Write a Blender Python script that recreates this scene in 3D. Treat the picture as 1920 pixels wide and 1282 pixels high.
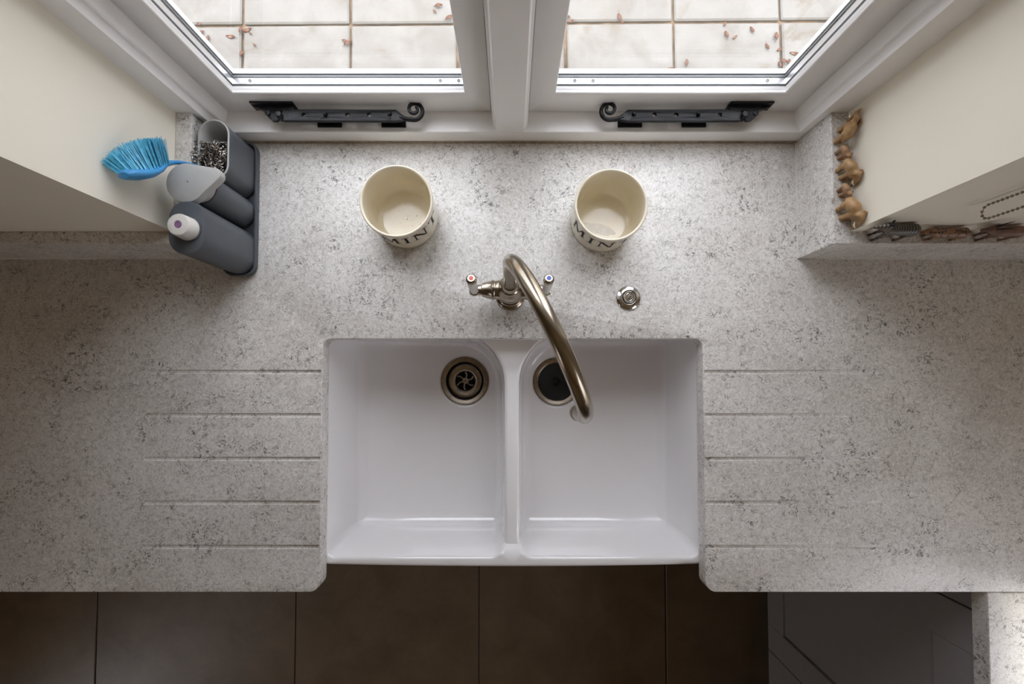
import bpy, bmesh, math, random
import numpy as np
from mathutils import Vector, Matrix
random.seed(7)
rng = np.random.default_rng(7)
scene = bpy.context.scene
for o in list(bpy.data.objects):
    bpy.data.objects.remove(o)
C = scene.collection
PI = math.pi

# ------------------------------------------------------------------ camera, sky, exposure
FPX = 850.0                                    # focal length in pixels of the 1920 px wide frame
cam_d = bpy.data.cameras.new('camera')
cam_d.sensor_fit = 'HORIZONTAL'; cam_d.sensor_width = 36.0
cam_d.lens = 36.0 * FPX / 1920
cam_d.shift_x = 2 / 1920
cam_d.shift_y = 42 / 1920
cam_d.clip_start = 0.02
cam = bpy.data.objects.new('camera', cam_d); C.objects.link(cam)
cam.location = (0, 0, 1.80)
cam.rotation_euler = (math.radians(1.77), 0, 0)
scene.camera = cam

world = bpy.data.worlds.new('overcast_sky'); scene.world = world
world.use_nodes = True
wn = world.node_tree.nodes; wl = world.node_tree.links
bg = wn['Background']
bg.inputs['Color'].default_value = (0.95, 0.935, 1.0, 1)
SKY = 7.9                                      # zenith luminance of an evenly overcast sky, a third of it at the horizon
w_tc = wn.new('ShaderNodeTexCoord'); w_sp = wn.new('ShaderNodeSeparateXYZ'); wl.new(w_tc.outputs['Generated'], w_sp.inputs[0])
w_cl = wn.new('ShaderNodeClamp'); wl.new(w_sp.outputs['Z'], w_cl.inputs[0])
w_ma = wn.new('ShaderNodeMath'); w_ma.operation = 'MULTIPLY_ADD'; wl.new(w_cl.outputs[0], w_ma.inputs[0])
w_ma.inputs[1].default_value = SKY*2/3; w_ma.inputs[2].default_value = SKY/3
wl.new(w_ma.outputs[0], bg.inputs['Strength'])

sun_d = bpy.data.lights.new('sun', 'SUN'); sun_d.energy = 2.9; sun_d.angle = math.radians(3); sun_d.color = (1, .95, .86)
sun = bpy.data.objects.new('sun', sun_d); C.objects.link(sun)
sun.rotation_euler = Vector((-0.43, 0.25, -0.81)).to_track_quat('-Z', 'Y').to_euler()

def portal(name, loc, rot, sx, sy):
    d = bpy.data.lights.new(name, 'AREA'); d.shape = 'RECTANGLE'; d.size = sx; d.size_y = sy
    d.cycles.is_portal = True
    o = bpy.data.objects.new(name, d); C.objects.link(o); o.location = loc; o.rotation_euler = rot
    return o

vs = scene.view_settings
vs.view_transform = 'Standard'; vs.look = 'None'; vs.gamma = 1.0; vs.use_curve_mapping = False
vs.exposure = 0.0
scene.cycles.max_bounces = 12; scene.cycles.diffuse_bounces = 8; scene.cycles.transparent_max_bounces = 12
scene.cycles.caustics_reflective = False; scene.cycles.caustics_refractive = False
scene.cycles.sample_clamp_indirect = 6.0

# ------------------------------------------------------------------ material helpers
def newmat(name):
    m = bpy.data.materials.new(name); m.use_nodes = True
    nt = m.node_tree
    return m, nt, nt.nodes['Principled BSDF']
def N(nt, typ, **kw):
    n = nt.nodes.new(typ)
    for k, v in kw.items(): setattr(n, k, v)
    return n
def ramp(nt, fac, stops, interp='LINEAR'):
    r = N(nt, 'ShaderNodeValToRGB'); r.color_ramp.interpolation = interp
    el = r.color_ramp.elements
    while len(el) > 1: el.remove(el[-1])
    el[0].position = stops[0][0]; el[0].color = stops[0][1]
    for p, c in stops[1:]:
        e = el.new(p); e.color = c
    nt.links.new(fac, r.inputs[0]); return r.outputs[0]
def g(v): return (v, v, v, 1)
def noise(nt, vec, scale, detail=3, rough=.5, dist=0.0, out='Fac'):
    n = N(nt, 'ShaderNodeTexNoise'); n.inputs['Scale'].default_value = scale
    n.inputs['Detail'].default_value = detail; n.inputs['Roughness'].default_value = rough
    n.inputs['Distortion'].default_value = dist
    if vec is not None: nt.links.new(vec, n.inputs['Vector'])
    return n.outputs[out]
def mix(nt, fac, a, b, mode='MIX'):
    n = N(nt, 'ShaderNodeMix', data_type='RGBA', blend_type=mode)
    for s, v in ((n.inputs[0], fac), (n.inputs[6], a), (n.inputs[7], b)):
        if hasattr(v, 'is_output'): nt.links.new(v, s)
        else: s.default_value = v
    return n.outputs[2]
def math_(nt, op, a, b=None, c=None):
    n = N(nt, 'ShaderNodeMath', operation=op)
    for i, v in enumerate((a, b, c)):
        if v is None: continue
        if hasattr(v, 'is_output'): nt.links.new(v, n.inputs[i])
        else: n.inputs[i].default_value = v
    return n.outputs[0]
def objcoord(nt): return N(nt, 'ShaderNodeTexCoord').outputs['Object']
def bump(nt, bsdf, h, strength=.2, dist=.001):
    b = N(nt, 'ShaderNodeBump'); b.inputs['Strength'].default_value = strength; b.inputs['Distance'].default_value = dist
    nt.links.new(h, b.inputs['Height']); nt.links.new(b.outputs[0], bsdf.inputs['Normal'])
def simple(name, col, rough=.5, metal=0.0, var=.06, scale=40, spec=None, coat=0, bumps=0, bscale=200):
    m, nt, b = newmat(name)
    oc = objcoord(nt)
    n = noise(nt, oc, scale, 3)
    lo = tuple(c * (1 - var) for c in col) + (1,); hi = tuple(min(1, c * (1 + var)) for c in col) + (1,)
    nt.links.new(ramp(nt, n, [(.3, lo), (.7, hi)]), b.inputs['Base Color'])
    b.inputs['Roughness'].default_value = rough; b.inputs['Metallic'].default_value = metal
    if spec is not None: b.inputs['Specular IOR Level'].default_value = spec
    if coat: b.inputs['Coat Weight'].default_value = coat; b.inputs['Coat Roughness'].default_value = .05
    if bumps: bump(nt, b, noise(nt, oc, bscale, 3), bumps, .001)
    return m

def stone_mat():
    m, nt, b = newmat('speckled_quartz')
    oc = objcoord(nt); L = nt.links
    wv = noise(nt, oc, 60, 2, .5, 0, 'Color')
    sub = N(nt, 'ShaderNodeVectorMath', operation='SUBTRACT'); L.new(wv, sub.inputs[0]); sub.inputs[1].default_value = (.5, .5, .5)
    sc = N(nt, 'ShaderNodeVectorMath', operation='SCALE'); L.new(sub.outputs[0], sc.inputs[0]); sc.inputs['Scale'].default_value = .022
    ad = N(nt, 'ShaderNodeVectorMath', operation='ADD'); L.new(oc, ad.inputs[0]); L.new(sc.outputs[0], ad.inputs[1])
    W = ad.outputs[0]
    cloud = noise(nt, oc, 7, 4, .55)
    base = ramp(nt, cloud, [(.3, (.60, .575, .54, 1)), (.5, (.69, .672, .645, 1)), (.7, (.76, .745, .725, 1))])
    # light grey swirls
    sw = noise(nt, W, 210, 3, .65, .8)
    base = mix(nt, ramp(nt, sw, [(.36, g(.75)), (.5, g(0)), (1, g(0))]), base, (.46, .43, .395, 1))
    base = mix(nt, ramp(nt, sw, [(.0, g(0)), (.53, g(0)), (.66, g(.7))]), base, (.86, .845, .82, 1))
    # wiggly mid grey lines
    ln = noise(nt, W, 105, 2, .5, 1.0)
    rid = math_(nt, 'ABSOLUTE', math_(nt, 'SUBTRACT', ln, .5))
    line = ramp(nt, rid, [(0, g(1)), (.018, g(.6)), (.04, g(0))])
    msk = ramp(nt, noise(nt, oc, 70, 2), [(.45, g(0)), (.6, g(1))])
    base = mix(nt, math_(nt, 'MULTIPLY', math_(nt, 'MULTIPLY', line, msk), .75), base, (.24, .22, .195, 1))
    # dark flecks in loose drifts
    ln2 = noise(nt, W, 105, 2, .5, 1.4)
    rid2 = math_(nt, 'ABSOLUTE', math_(nt, 'SUBTRACT', ln2, .47))
    line2 = ramp(nt, rid2, [(0, g(1)), (.035, g(.95)), (.07, g(0))])
    drift = ramp(nt, noise(nt, oc, 17, 3, .6), [(.485, g(0)), (.615, g(1))])
    brk = ramp(nt, noise(nt, oc, 105, 2), [(.51, g(0)), (.57, g(1))])
    fl = math_(nt, 'MULTIPLY', math_(nt, 'MULTIPLY', line2, drift), brk)
    base = mix(nt, math_(nt, 'MULTIPLY', fl, .85), base, (.10, .09, .08, 1))
    # sparse dots
    vo = N(nt, 'ShaderNodeTexVoronoi'); vo.inputs['Scale'].default_value = 110; L.new(oc, vo.inputs['Vector'])
    dot = ramp(nt, vo.outputs['Distance'], [(.07, g(1)), (.13, g(0))])
    sel = ramp(nt, N_sep(nt, vo.outputs['Color']), [(.72, g(0)), (.74, g(1))])
    base = mix(nt, math_(nt, 'MULTIPLY', math_(nt, 'MULTIPLY', dot, sel), .8), base, (.08, .07, .065, 1))
    L.new(base, b.inputs['Base Color'])
    b.inputs['Roughness'].default_value = .34; b.inputs['Specular IOR Level'].default_value = .45
    bump(nt, b, sw, .05, .0006)
    return m
def N_sep(nt, col):
    s = N(nt, 'ShaderNodeSeparateColor'); nt.links.new(col, s.inputs[0]); return s.outputs[0]

M = {}
M['stone'] = stone_mat()
M['paint'] = simple('cream_wall_paint', (.87, .825, .715), .6, var=.015, scale=6, bumps=.05, bscale=120)
M['warm_bounce'] = simple('ochre_bounce_tone', (.52, .40, .24), .7, var=.02, scale=5)  # unseen walls, ochre picked to dim and warm the bounced light
M['ceiling'] = simple('ceiling_bounce_tone', (.54, .44, .29), .7, var=.02, scale=5)  # unseen ceiling, toned darker and warmer for its bounced light
M['gloss_white'] = simple('white_painted_timber', (.88, .87, .865), .32, var=.02, scale=12, bumps=.05, bscale=60)
M['ceramic'] = simple('white_glazed_fireclay', (.82, .81, .82), .06, var=.008, scale=9, coat=.6)
M['cream_ceramic'] = simple('cream_glazed_pottery', (.74, .675, .535), .12, var=.03, scale=25, coat=.4)
M['ink'] = simple('black_transfer_lettering', (.012, .012, .013), .45, var=.2, spec=.12)
M['black_iron'] = simple('black_lacquered_iron', (.012, .012, .016), .34, var=.25, scale=120, spec=.28, bumps=.5, bscale=160)
M['nickel'] = simple('brushed_nickel', (.38, .33, .265), .22, 1.0, var=.08, scale=60)
M['chrome'] = simple('polished_chrome', (.66, .64, .62), .14, 1.0, var=.04, scale=60)
M['steel_dark'] = simple('stained_steel_drain', (.34, .29, .235), .3, 1.0, var=.15, scale=120)
M['white_handle'] = simple('white_ceramic_lever', (.80, .78, .73), .1, var=.02, coat=.5)
M['red'] = simple('red_index', (.55, .06, .04), .3)
M['blue_dot'] = simple('blue_index', (.03, .07, .45), .3)
M['void'] = simple('black_rubber', (.006, .006, .006), .6)
M['alu'] = simple('aluminium_spacer', (.80, .80, .82), .3, .85, var=.03)
M['gasket'] = simple('grey_gasket', (.22, .23, .24), .5)
M['seal'] = simple('white_silicone', (.74, .72, .67), .35)
M['dirty_seal'] = simple('brown_grimy_sealant', (.30, .25, .18), .6, var=.3, scale=90)
M['cabinet'] = simple('grey_painted_cabinet', (.33, .325, .33), .45, var=.02)
M['slate'] = simple('slate_grey_plastic', (.072, .080, .092), .42, var=.04, scale=30)
M['pale_plastic'] = simple('pale_grey_plastic', (.42, .42, .41), .4, var=.03)
M['cap_plastic'] = simple('milky_plastic', (.66, .64, .60), .35, var=.03)
M['purple'] = simple('purple_plastic', (.26, .13, .27), .4)
M['brush_blue'] = simple('blue_plastic', (.045, .27, .58), .35, var=.05)
M['bristle'] = simple('blue_nylon_bristle', (.10, .47, .68), .4, var=.2, scale=160)
M['wire'] = simple('steel_wire', (.42, .39, .36), .22, 1.0, var=.3, scale=150)
M['navy'] = simple('navy_sponge', (.015, .025, .10), .8, bumps=.6, bscale=300)
M['wood'] = simple('carved_light_wood', (.36, .215, .095), .5, var=.3, scale=90, bumps=.3, bscale=200)
M['wood2'] = simple('carved_reddish_wood', (.30, .175, .09), .5, var=.3, scale=90, bumps=.3, bscale=200)
M['ivory'] = simple('pale_bone', (.80, .74, .60), .4)
M['brown_wood'] = simple('dark_brown_carved_wood', (.16, .085, .065), .45, var=.55, scale=55)
M['chain'] = simple('antique_brass_balls', (.30, .26, .20), .25, 1.0)

def zebra_mat():
    m, nt, b = newmat('zebra_painted_wood')
    oc = objcoord(nt)
    w = N(nt, 'ShaderNodeTexWave'); w.wave_type = 'BANDS'; w.bands_direction = 'X'
    w.inputs['Scale'].default_value = 75; w.inputs['Distortion'].default_value = 2.2; w.inputs['Detail'].default_value = 1
    w.inputs['Detail Scale'].default_value = .7
    nt.links.new(oc, w.inputs['Vector'])
    nt.links.new(ramp(nt, w.outputs['Fac'], [(.42, (.03, .026, .024, 1)), (.62, (.17, .145, .12, 1))]), b.inputs['Base Color'])
    b.inputs['Roughness'].default_value = .4
    return m
def spot_mat():
    m, nt, b = newmat('spotted_painted_wood')
    oc = objcoord(nt)
    v = N(nt, 'ShaderNodeTexVoronoi'); v.inputs['Scale'].default_value = 175; nt.links.new(oc, v.inputs['Vector'])
    nt.links.new(ramp(nt, v.outputs['Distance'], [(.34, (.055, .03, .02, 1)), (.5, (.27, .14, .07, 1))]), b.inputs['Base Color'])
    b.inputs['Roughness'].default_value = .4
    return m
M['zebra'] = zebra_mat(); M['spots'] = spot_mat()

def tile_mat():
    m, nt, b = newmat('brown_floor_stone')
    oc = objcoord(nt)
    n = noise(nt, oc, 6, 6, .6, .4)
    n2 = noise(nt, oc, 60, 4, .6)
    c = ramp(nt, n, [(.3, (.13, .092, .055, 1)), (.7, (.20, .145, .092, 1))])
    c = mix(nt, math_(nt, 'MULTIPLY', n2, .35), c, (.08, .062, .05, 1))
    nt.links.new(c, b.inputs['Base Color']); b.inputs['Roughness'].default_value = .45
    bump(nt, b, n2, .15, .001)
    return m
M['tile'] = tile_mat()
M['grout'] = simple('dark_grout', (.06, .045, .035), .8)
def slab_mat():
    m, nt, b = newmat('weathered_paving')
    oc = objcoord(nt)
    n = noise(nt, oc, 5, 6, .6, .6)
    c = ramp(nt, n, [(.3, (.165, .150, .130, 1)), (.55, (.213, .202, .184, 1)), (.75, (.240, .230, .214, 1))])
    st = noise(nt, oc, 4.3, 5, .65, 1.5)
    c = mix(nt, ramp(nt, st, [(.58, g(0)), (.70, g(.7))]), c, (.15, .125, .09, 1))
    nt.links.new(c, b.inputs['Base Color']); b.inputs['Roughness'].default_value = .8
    bump(nt, b, noise(nt, oc, 25, 5, .6), .5, .006)
    return m
M['slab'] = slab_mat()
M['joint'] = simple('mossy_joint_sand', (.18, .125, .078), .9, var=.5, scale=20)
M['leaf'] = simple('dry_red_leaf', (.15, .065, .035), .7, var=.5, scale=60)
def glass_mat():
    m, nt, b = newmat('window_glass')
    for n in list(nt.nodes):
        if n.type != 'OUTPUT_MATERIAL': nt.nodes.remove(n)
    out = [n for n in nt.nodes if n.type == 'OUTPUT_MATERIAL'][0]
    t = N(nt, 'ShaderNodeBsdfTransparent'); t.inputs[0].default_value = (.97, .98, .98, 1)
    gl = N(nt, 'ShaderNodeBsdfGlossy'); gl.inputs['Roughness'].default_value = .0
    fr = N(nt, 'ShaderNodeLayerWeight'); fr.inputs[0].default_value = .5
    nz = noise(nt, objcoord(nt), 3, 1)
    f2 = math_(nt, 'MULTIPLY_ADD', math_(nt, 'POWER', fr.outputs['Facing'], 5.0), .9, math_(nt, 'MULTIPLY_ADD', nz, .004, .018))
    mx = N(nt, 'ShaderNodeMixShader'); nt.links.new(f2, mx.inputs[0])
    nt.links.new(t.outputs[0], mx.inputs[1]); nt.links.new(gl.outputs[0], mx.inputs[2])
    nt.links.new(mx.outputs[0], out.inputs[0])
    return m
M['glass'] = glass_mat()

# ------------------------------------------------------------------ mesh helpers
class MB:
    def __init__(s): s.v = []; s.f = []
    def add(s, vs, fs):
        o = len(s.v); s.v += [tuple(p) for p in vs]; s.f += [tuple(i + o for i in f) for f in fs]; return s
    def box(s, x0, x1, y0, y1, z0, z1):
        return s.add([(x0,y0,z0),(x1,y0,z0),(x1,y1,z0),(x0,y1,z0),(x0,y0,z1),(x1,y0,z1),(x1,y1,z1),(x0,y1,z1)],
                     [(0,3,2,1),(4,5,6,7),(0,1,5,4),(1,2,6,5),(2,3,7,6),(3,0,4,7)])
    def prism(s, poly, a0, a1, axis='z'):
        n = len(poly)
        def P(p, a): return {'z': (p[0], p[1], a), 'y': (p[0], a, p[1]), 'x': (a, p[0], p[1])}[axis]
        vs = [P(p, a0) for p in poly] + [P(p, a1) for p in poly]
        fs = [tuple(range(n))[::-1], tuple(range(n, 2*n))] + [(i, (i+1) % n, n+(i+1) % n, n+i) for i in range(n)]
        return s.add(vs, fs)
    def rings(s, loops, cap0=True, cap1=True, closed=False):
        n = len(loops[0]); vs = [p for l in loops for p in l]; fs = []
        m = len(loops)
        for k in range(m if closed else m - 1):
            a, b = k*n, ((k+1) % m)*n
            for i in range(n): fs.append((a+i, a+(i+1) % n, b+(i+1) % n, b+i))
        if not closed:
            if cap0: fs.append(tuple(range(n))[::-1])
            if cap1: fs.append(tuple(range((m-1)*n, m*n)))
        return s.add(vs, fs)
    def lathe(s, prof, seg=48, c=(0,0,0), cap0=True, cap1=True):
        return s.rings([[(c[0]+r*math.cos(2*PI*i/seg), c[1]+r*math.sin(2*PI*i/seg), c[2]+z) for i in range(seg)] for r, z in prof], cap0, cap1)
    def tube(s, path, rad, seg=12, caps=True, flat=None, up=None):
        pts = [Vector(p) for p in path]; n = len(pts)
        if not hasattr(rad, '__len__'): rad = [rad]*n
        loops = []; prev = None
        for i, p in enumerate(pts):
            t = (pts[min(i+1, n-1)] - pts[max(i-1, 0)]).normalized()
            if prev is None:
                a = Vector(up) if up else (Vector((0,0,1)) if abs(t.z) < .9 else Vector((1,0,0)))
            else: a = prev
            u = (a - t*a.dot(t)).normalized(); w = t.cross(u); prev = u
            fu, fw = flat if flat else (1, 1)
            loops.append([p + (u*math.cos(2*PI*k/seg)*fu + w*math.sin(2*PI*k/seg)*fw)*rad[i] for k in range(seg)])
        return s.rings(loops, caps, caps)
    def ball(s, c, r, seg=12, rg=8):
        r = r if hasattr(r, '__len__') else (r, r, r)
        loops = []
        for j in range(1, rg):
            th = PI*j/rg
            loops.append([(c[0]+r[0]*math.sin(th)*math.cos(2*PI*i/seg), c[1]+r[1]*math.sin(th)*math.sin(2*PI*i/seg), c[2]-r[2]*math.cos(th)) for i in range(seg)])
        n = seg; o = len(s.v)
        s.rings(loops, False, False)
        s.v += [(c[0], c[1], c[2]-r[2]), (c[0], c[1], c[2]+r[2])]
        b, t = len(s.v)-2, len(s.v)-1; last = o + (rg-2)*n
        for i in range(n): s.f += [(b, o+(i+1) % n, o+i), (t, last+i, last+(i+1) % n)]
        return s
    def mesh(s, name):
        me = bpy.data.meshes.new(name); me.from_pydata(s.v, [], s.f); me.update()
        bm = bmesh.new(); bm.from_mesh(me); bmesh.ops.recalc_face_normals(bm, faces=bm.faces); bm.to_mesh(me); bm.free()
        return me
def obj(name, mb, mat, parent=None, smooth=None, bevel=0, seg=2, kind=None, label=None):
    me = mb.mesh(name) if isinstance(mb, MB) else mb
    if not me.materials: me.materials.append(M[mat] if isinstance(mat, str) else mat)
    if smooth:
        for p in me.polygons: p.use_smooth = True
        me.set_sharp_from_angle(angle=math.radians(smooth))
    o = bpy.data.objects.new(name, me); C.objects.link(o)
    if parent: o.parent = parent
    if bevel:
        b = o.modifiers.new('bevel', 'BEVEL'); b.width = bevel; b.segments = seg; b.limit_method = 'ANGLE'; b.angle_limit = math.radians(40)
        b.harden_normals = False
    if kind: o['kind'] = kind
    if label: o['label'] = label
    return o
def tag(o, label, cat, group=None):
    o['label'] = label; o['category'] = cat
    if group: o['group'] = group
    return o
def thing(name, label=None, cat=None, loc=(0,0,0), rotz=0, group=None, kind=None):
    o = bpy.data.objects.new(name, None); C.objects.link(o); o.empty_display_size = .03
    o.location = loc; o.rotation_euler = (0, 0, rotz)
    if label: o['label'] = label
    if cat: o['category'] = cat
    if group: o['group'] = group
    if kind: o['kind'] = kind
    return o
def baked(o):
    """replace an object's mesh with its modifier result"""
    bpy.context.view_layer.update()
    dg = bpy.context.evaluated_depsgraph_get()
    me = bpy.data.meshes.new_from_object(o.evaluated_get(dg)); o.modifiers.clear(); o.data = me
    return me
def rrect(x0, x1, y0, y1, r, k=6):
    """rounded rectangle, counter-clockwise from lower right; r scalar or (lr, ur, ul, ll)"""
    if not hasattr(r, '__len__'): r = (r,)*4
    out = []
    for (cx, cy, a0), rr in zip(((x1, y0, -90), (x1, y1, 0), (x0, y1, 90), (x0, y0, 180)), r):
        sx = -1 if cx == x1 else 1; sy = -1 if cy == y1 else 1
        for i in range(k+1):
            a = math.radians(a0 + 90*i/k)
            out.append((cx + sx*rr + rr*math.cos(a), cy + sy*rr + rr*math.sin(a)))
    return out

# iso-surface of smoothly joined round cones: one continuous body
def blob(parts, res=.0012, k=.003):
    P0 = np.array([p[0] for p in parts], float); P1 = np.array([p[1] for p in parts], float)
    R0 = np.array([p[2] for p in parts]); R1 = np.array([p[3] for p in parts])
    rm = max(R0.max(), R1.max()) + 3*res
    lo = np.minimum(P0, P1).min(0) - rm; hi = np.maximum(P0, P1).max(0) + rm
    n = np.ceil((hi-lo)/res).astype(int) + 1
    ax = [lo[i] + np.arange(n[i])*res for i in range(3)]
    G = np.stack(np.meshgrid(*ax, indexing='ij'), -1)
    acc = np.zeros(G.shape[:3])
    for a, b, ra, rb in zip(P0, P1, R0, R1):
        d = b-a; L2 = max(d@d, 1e-12)
        t = np.clip(((G-a)@d)/L2, 0, 1)
        q = G - (a + t[..., None]*d)
        s = np.sqrt((q*q).sum(-1)) - (ra + (rb-ra)*t)
        acc += np.exp(np.clip(-s/k*2.0, -60, 60))
    F = -np.log(acc+1e-30)*k/2.0
    ins = F < 0
    # surface nets
    c = [ins[i:n[0]-1+i, j:n[1]-1+j, l:n[2]-1+l] for i in (0,1) for j in (0,1) for l in (0,1)]
    tot = sum(x.astype(int) for x in c); act = (tot > 0) & (tot < 8)
    idx = -np.ones(act.shape, int); cells = np.argwhere(act); idx[act] = np.arange(len(cells))
    acc_p = np.zeros((len(cells), 3)); cnt = np.zeros(len(cells))
    cs = [(i,j,l) for i in (0,1) for j in (0,1) for l in (0,1)]
    for a in range(8):
        for b in range(a+1, 8):
            if sum(abs(cs[a][q]-cs[b][q]) for q in range(3)) != 1: continue
            pa = cells + cs[a]; pb = cells + cs[b]
            fa = F[tuple(pa.T)]; fb = F[tuple(pb.T)]
            m = (fa < 0) != (fb < 0)
            t = np.where(m, fa/np.where(m, fa-fb, 1), 0)
            acc_p[m] += (pa + t[:, None]*(pb-pa))[m]; cnt[m] += 1
    V = lo + acc_p/cnt[:, None]*res
    faces = []
    for axis in range(3):
        u, w = (axis+1) % 3, (axis+2) % 3
        sl0 = [slice(None)]*3; sl1 = [slice(None)]*3
        sl0[axis] = slice(0, -1); sl1[axis] = slice(1, None)
        ch = ins[tuple(sl0)] != ins[tuple(sl1)]
        for p in np.argwhere(ch):
            if p[u] == 0 or p[w] == 0: continue
            q = []
            for du, dw in ((0,0),(1,0),(1,1),(0,1)):
                e = p.copy(); e[u] -= du; e[w] -= dw; q.append(idx[tuple(e)])
            if min(q) < 0: continue
            faces.append(q if ins[tuple(p)] else q[::-1])
    mb = MB(); mb.v = [tuple(v) for v in V]; mb.f = [tuple(int(i) for i in f) for f in faces]
    return mb

# ------------------------------------------------------------------ measures (metres; floor z = 0)
WT = 0.91                       # worktop height
TH = 0.031                      # worktop thickness
WX0, WX1 = -0.595, 0.5985       # window recess
WALL_Y = 0.2585                 # face of the window wall
FRAME_Y = 0.4713                # face of the window frame
OUT_Y = 0.585                   # outside face of the wall
RX0, RX1, RY0, CEIL = -2.45, 1.54, -3.3, 2.42

# ------------------------------------------------------------------ the room
w = MB()
w.box(RX0-.15, WX0, WALL_Y, OUT_Y, -.05, CEIL).box(WX1, RX1+1.8, WALL_Y, OUT_Y, -.05, CEIL+.1)  # right box runs on past the room, added to block sun from the patio
w.box(WX0, WX1, WALL_Y, OUT_Y, -.05, .8785).box(WX0, WX1, WALL_Y, OUT_Y, 2.06, CEIL)
w.box(RX0-.15, RX1+1.8, WALL_Y, OUT_Y, CEIL+.1, 5.6)  # unseen upper wall, added so its shadow covers the patio
obj('wall_front', w, 'paint', kind='structure')
# right wall has a window opening over the side worktop
RW = (-1.75, -0.70, .97, 2.195)
w = MB()
w.box(RX1, RX1+.10, RW[1], WALL_Y, -.05, CEIL).box(RX1, RX1+.10, RY0, RW[0], -.05, CEIL)
w.box(RX1, RX1+.10, RW[0], RW[1], -.05, RW[2]).box(RX1, RX1+.10, RW[0], RW[1], RW[3], CEIL)
obj('wall_right', w, 'paint', kind='structure')
# left wall has a glazed doorway
LW = (-2.45, -1.82, .0, 2.02)
w = MB()
w.box(RX0-.2, RX0, LW[1], WALL_Y, -.05, CEIL).box(RX0-.2, RX0, RY0, LW[0], -.05, CEIL).box(RX0-.2, RX0, LW[0], LW[1], LW[3], CEIL)
obj('wall_left', w, 'warm_bounce', kind='structure')
obj('wall_back', MB().box(RX0-.2, RX1+.10, RY0-.15, RY0, -.05, CEIL), 'warm_bounce', kind='structure')
obj('ceiling', MB().box(RX0-.2, RX1+.10, RY0-.15, OUT_Y, CEIL, CEIL+.1), 'ceiling', kind='structure')
fl = obj('floor', MB().box(RX0, RX1, RY0, WALL_Y, -.05, -.004), 'grout', kind='structure')
xs = [RX0, -1.618, -.842, -.125, .605, RX1]
ys = [RY0, -2.30, -1.40, -.50, WALL_Y]
J = .0025
for i in range(len(xs)-1):
    for j in range(len(ys)-1):
        obj('floor_tile', MB().box(xs[i]+J, xs[i+1]-J, ys[j]+J, ys[j+1]-J, -.02, 0), 'tile', fl, bevel=.002, seg=1)

portal('window_portal', (0, .60, 1.5), (math.radians(-90), 0, 0), 1.19, 1.15)
portal('right_portal', (RX1+.11, (RW[0]+RW[1])/2, (RW[2]+RW[3])/2), (0, math.radians(90), 0), RW[3]-RW[2], RW[1]-RW[0])
portal('left_portal', (RX0-.21, (LW[0]+LW[1])/2, (LW[2]+LW[3])/2), (0, math.radians(-90), 0), LW[3]-LW[2], LW[1]-LW[0])

# simple casing of the two openings outside the picture
def side_window(name, x0, x1, y0, y1, z0, z1, t=.05):
    r = thing(name, kind='structure')
    m = MB(); m.box(x0, x1, y0, y0+t, z0, z1).box(x0, x1, y1-t, y1, z0, z1).box(x0, x1, y0+t, y1-t, z0, z0+t).box(x0, x1, y0+t, y1-t, z1-t, z1)
    m.box(x0, x1, (y0+y1)/2-t/2, (y0+y1)/2+t/2, z0+t, z1-t)
    obj('frame', m, 'gloss_white', r, bevel=.004)
    xm = (x0+x1)/2
    for a, b in ((y0+t, (y0+y1)/2-t/2), ((y0+y1)/2+t/2, y1-t)):
        obj('pane', MB().box(xm-.003, xm+.003, a, b, z0+t, z1-t), 'glass', r)
    return r
side_window('window_2', RX1+.03, RX1+.08, *RW)
side_window('door_1', RX0-.14, RX0-.08, *LW)

# ------------------------------------------------------------------ window over the sink
SZ = .9453                      # sill top
CY = .5108                      # casement face
FT = 1.98                       # underside of the head
win = thing('window_1', kind='structure')
obj('sill', MB().box(WX0, WX1, FRAME_Y, OUT_Y+.01, .88, SZ), 'gloss_white', win, bevel=.0015)
obj('head', MB().box(WX0, WX1, FRAME_Y, OUT_Y, FT, 2.06), 'gloss_white', win, bevel=.0015)
def jamb(sgn, wall, a, b):
    # plan: arris a at the face, inner face b where the casement closes
    p = [(wall, FRAME_Y), (a, FRAME_Y)]
    for i in range(1, 7):                     # ovolo
        t = i/6*PI/2
        p.append((a - sgn*(.0065*(1-math.cos(t))), FRAME_Y + .0015 + .012*math.sin(t)))
    e = a - sgn*.0065
    p += [(e + sgn*.0015, FRAME_Y+.0145), (e - sgn*.001, FRAME_Y+.0160), (b, CY), (b, CY+.06), (wall, CY+.06)]
    return MB().prism(p, SZ, FT)
obj('jamb', jamb(1, WX1, .5535, .5435), 'gloss_white', win, smooth=35)
obj('jamb', jamb(-1, WX0, -.5555, -.5435), 'gloss_white', win, smooth=35)
def half(a, b, s):
    p = []
    for i in range(7):
        t = i/6*PI/2
        p.append((a + s*(.0055*(1-math.cos(t))), FRAME_Y + .010*math.sin(t)))
    return p + [(a + s*.0045, FRAME_Y+.0105), (a + s*.0062, FRAME_Y+.0115), (b, CY), (b, CY+.06)]
lft = half(-.0275, -.0375, -1); rgt = half(.0245, .0337, 1)
obj('mullion', MB().prism(rgt + lft[::-1], SZ, FT), 'gloss_white', win, smooth=35)

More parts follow.
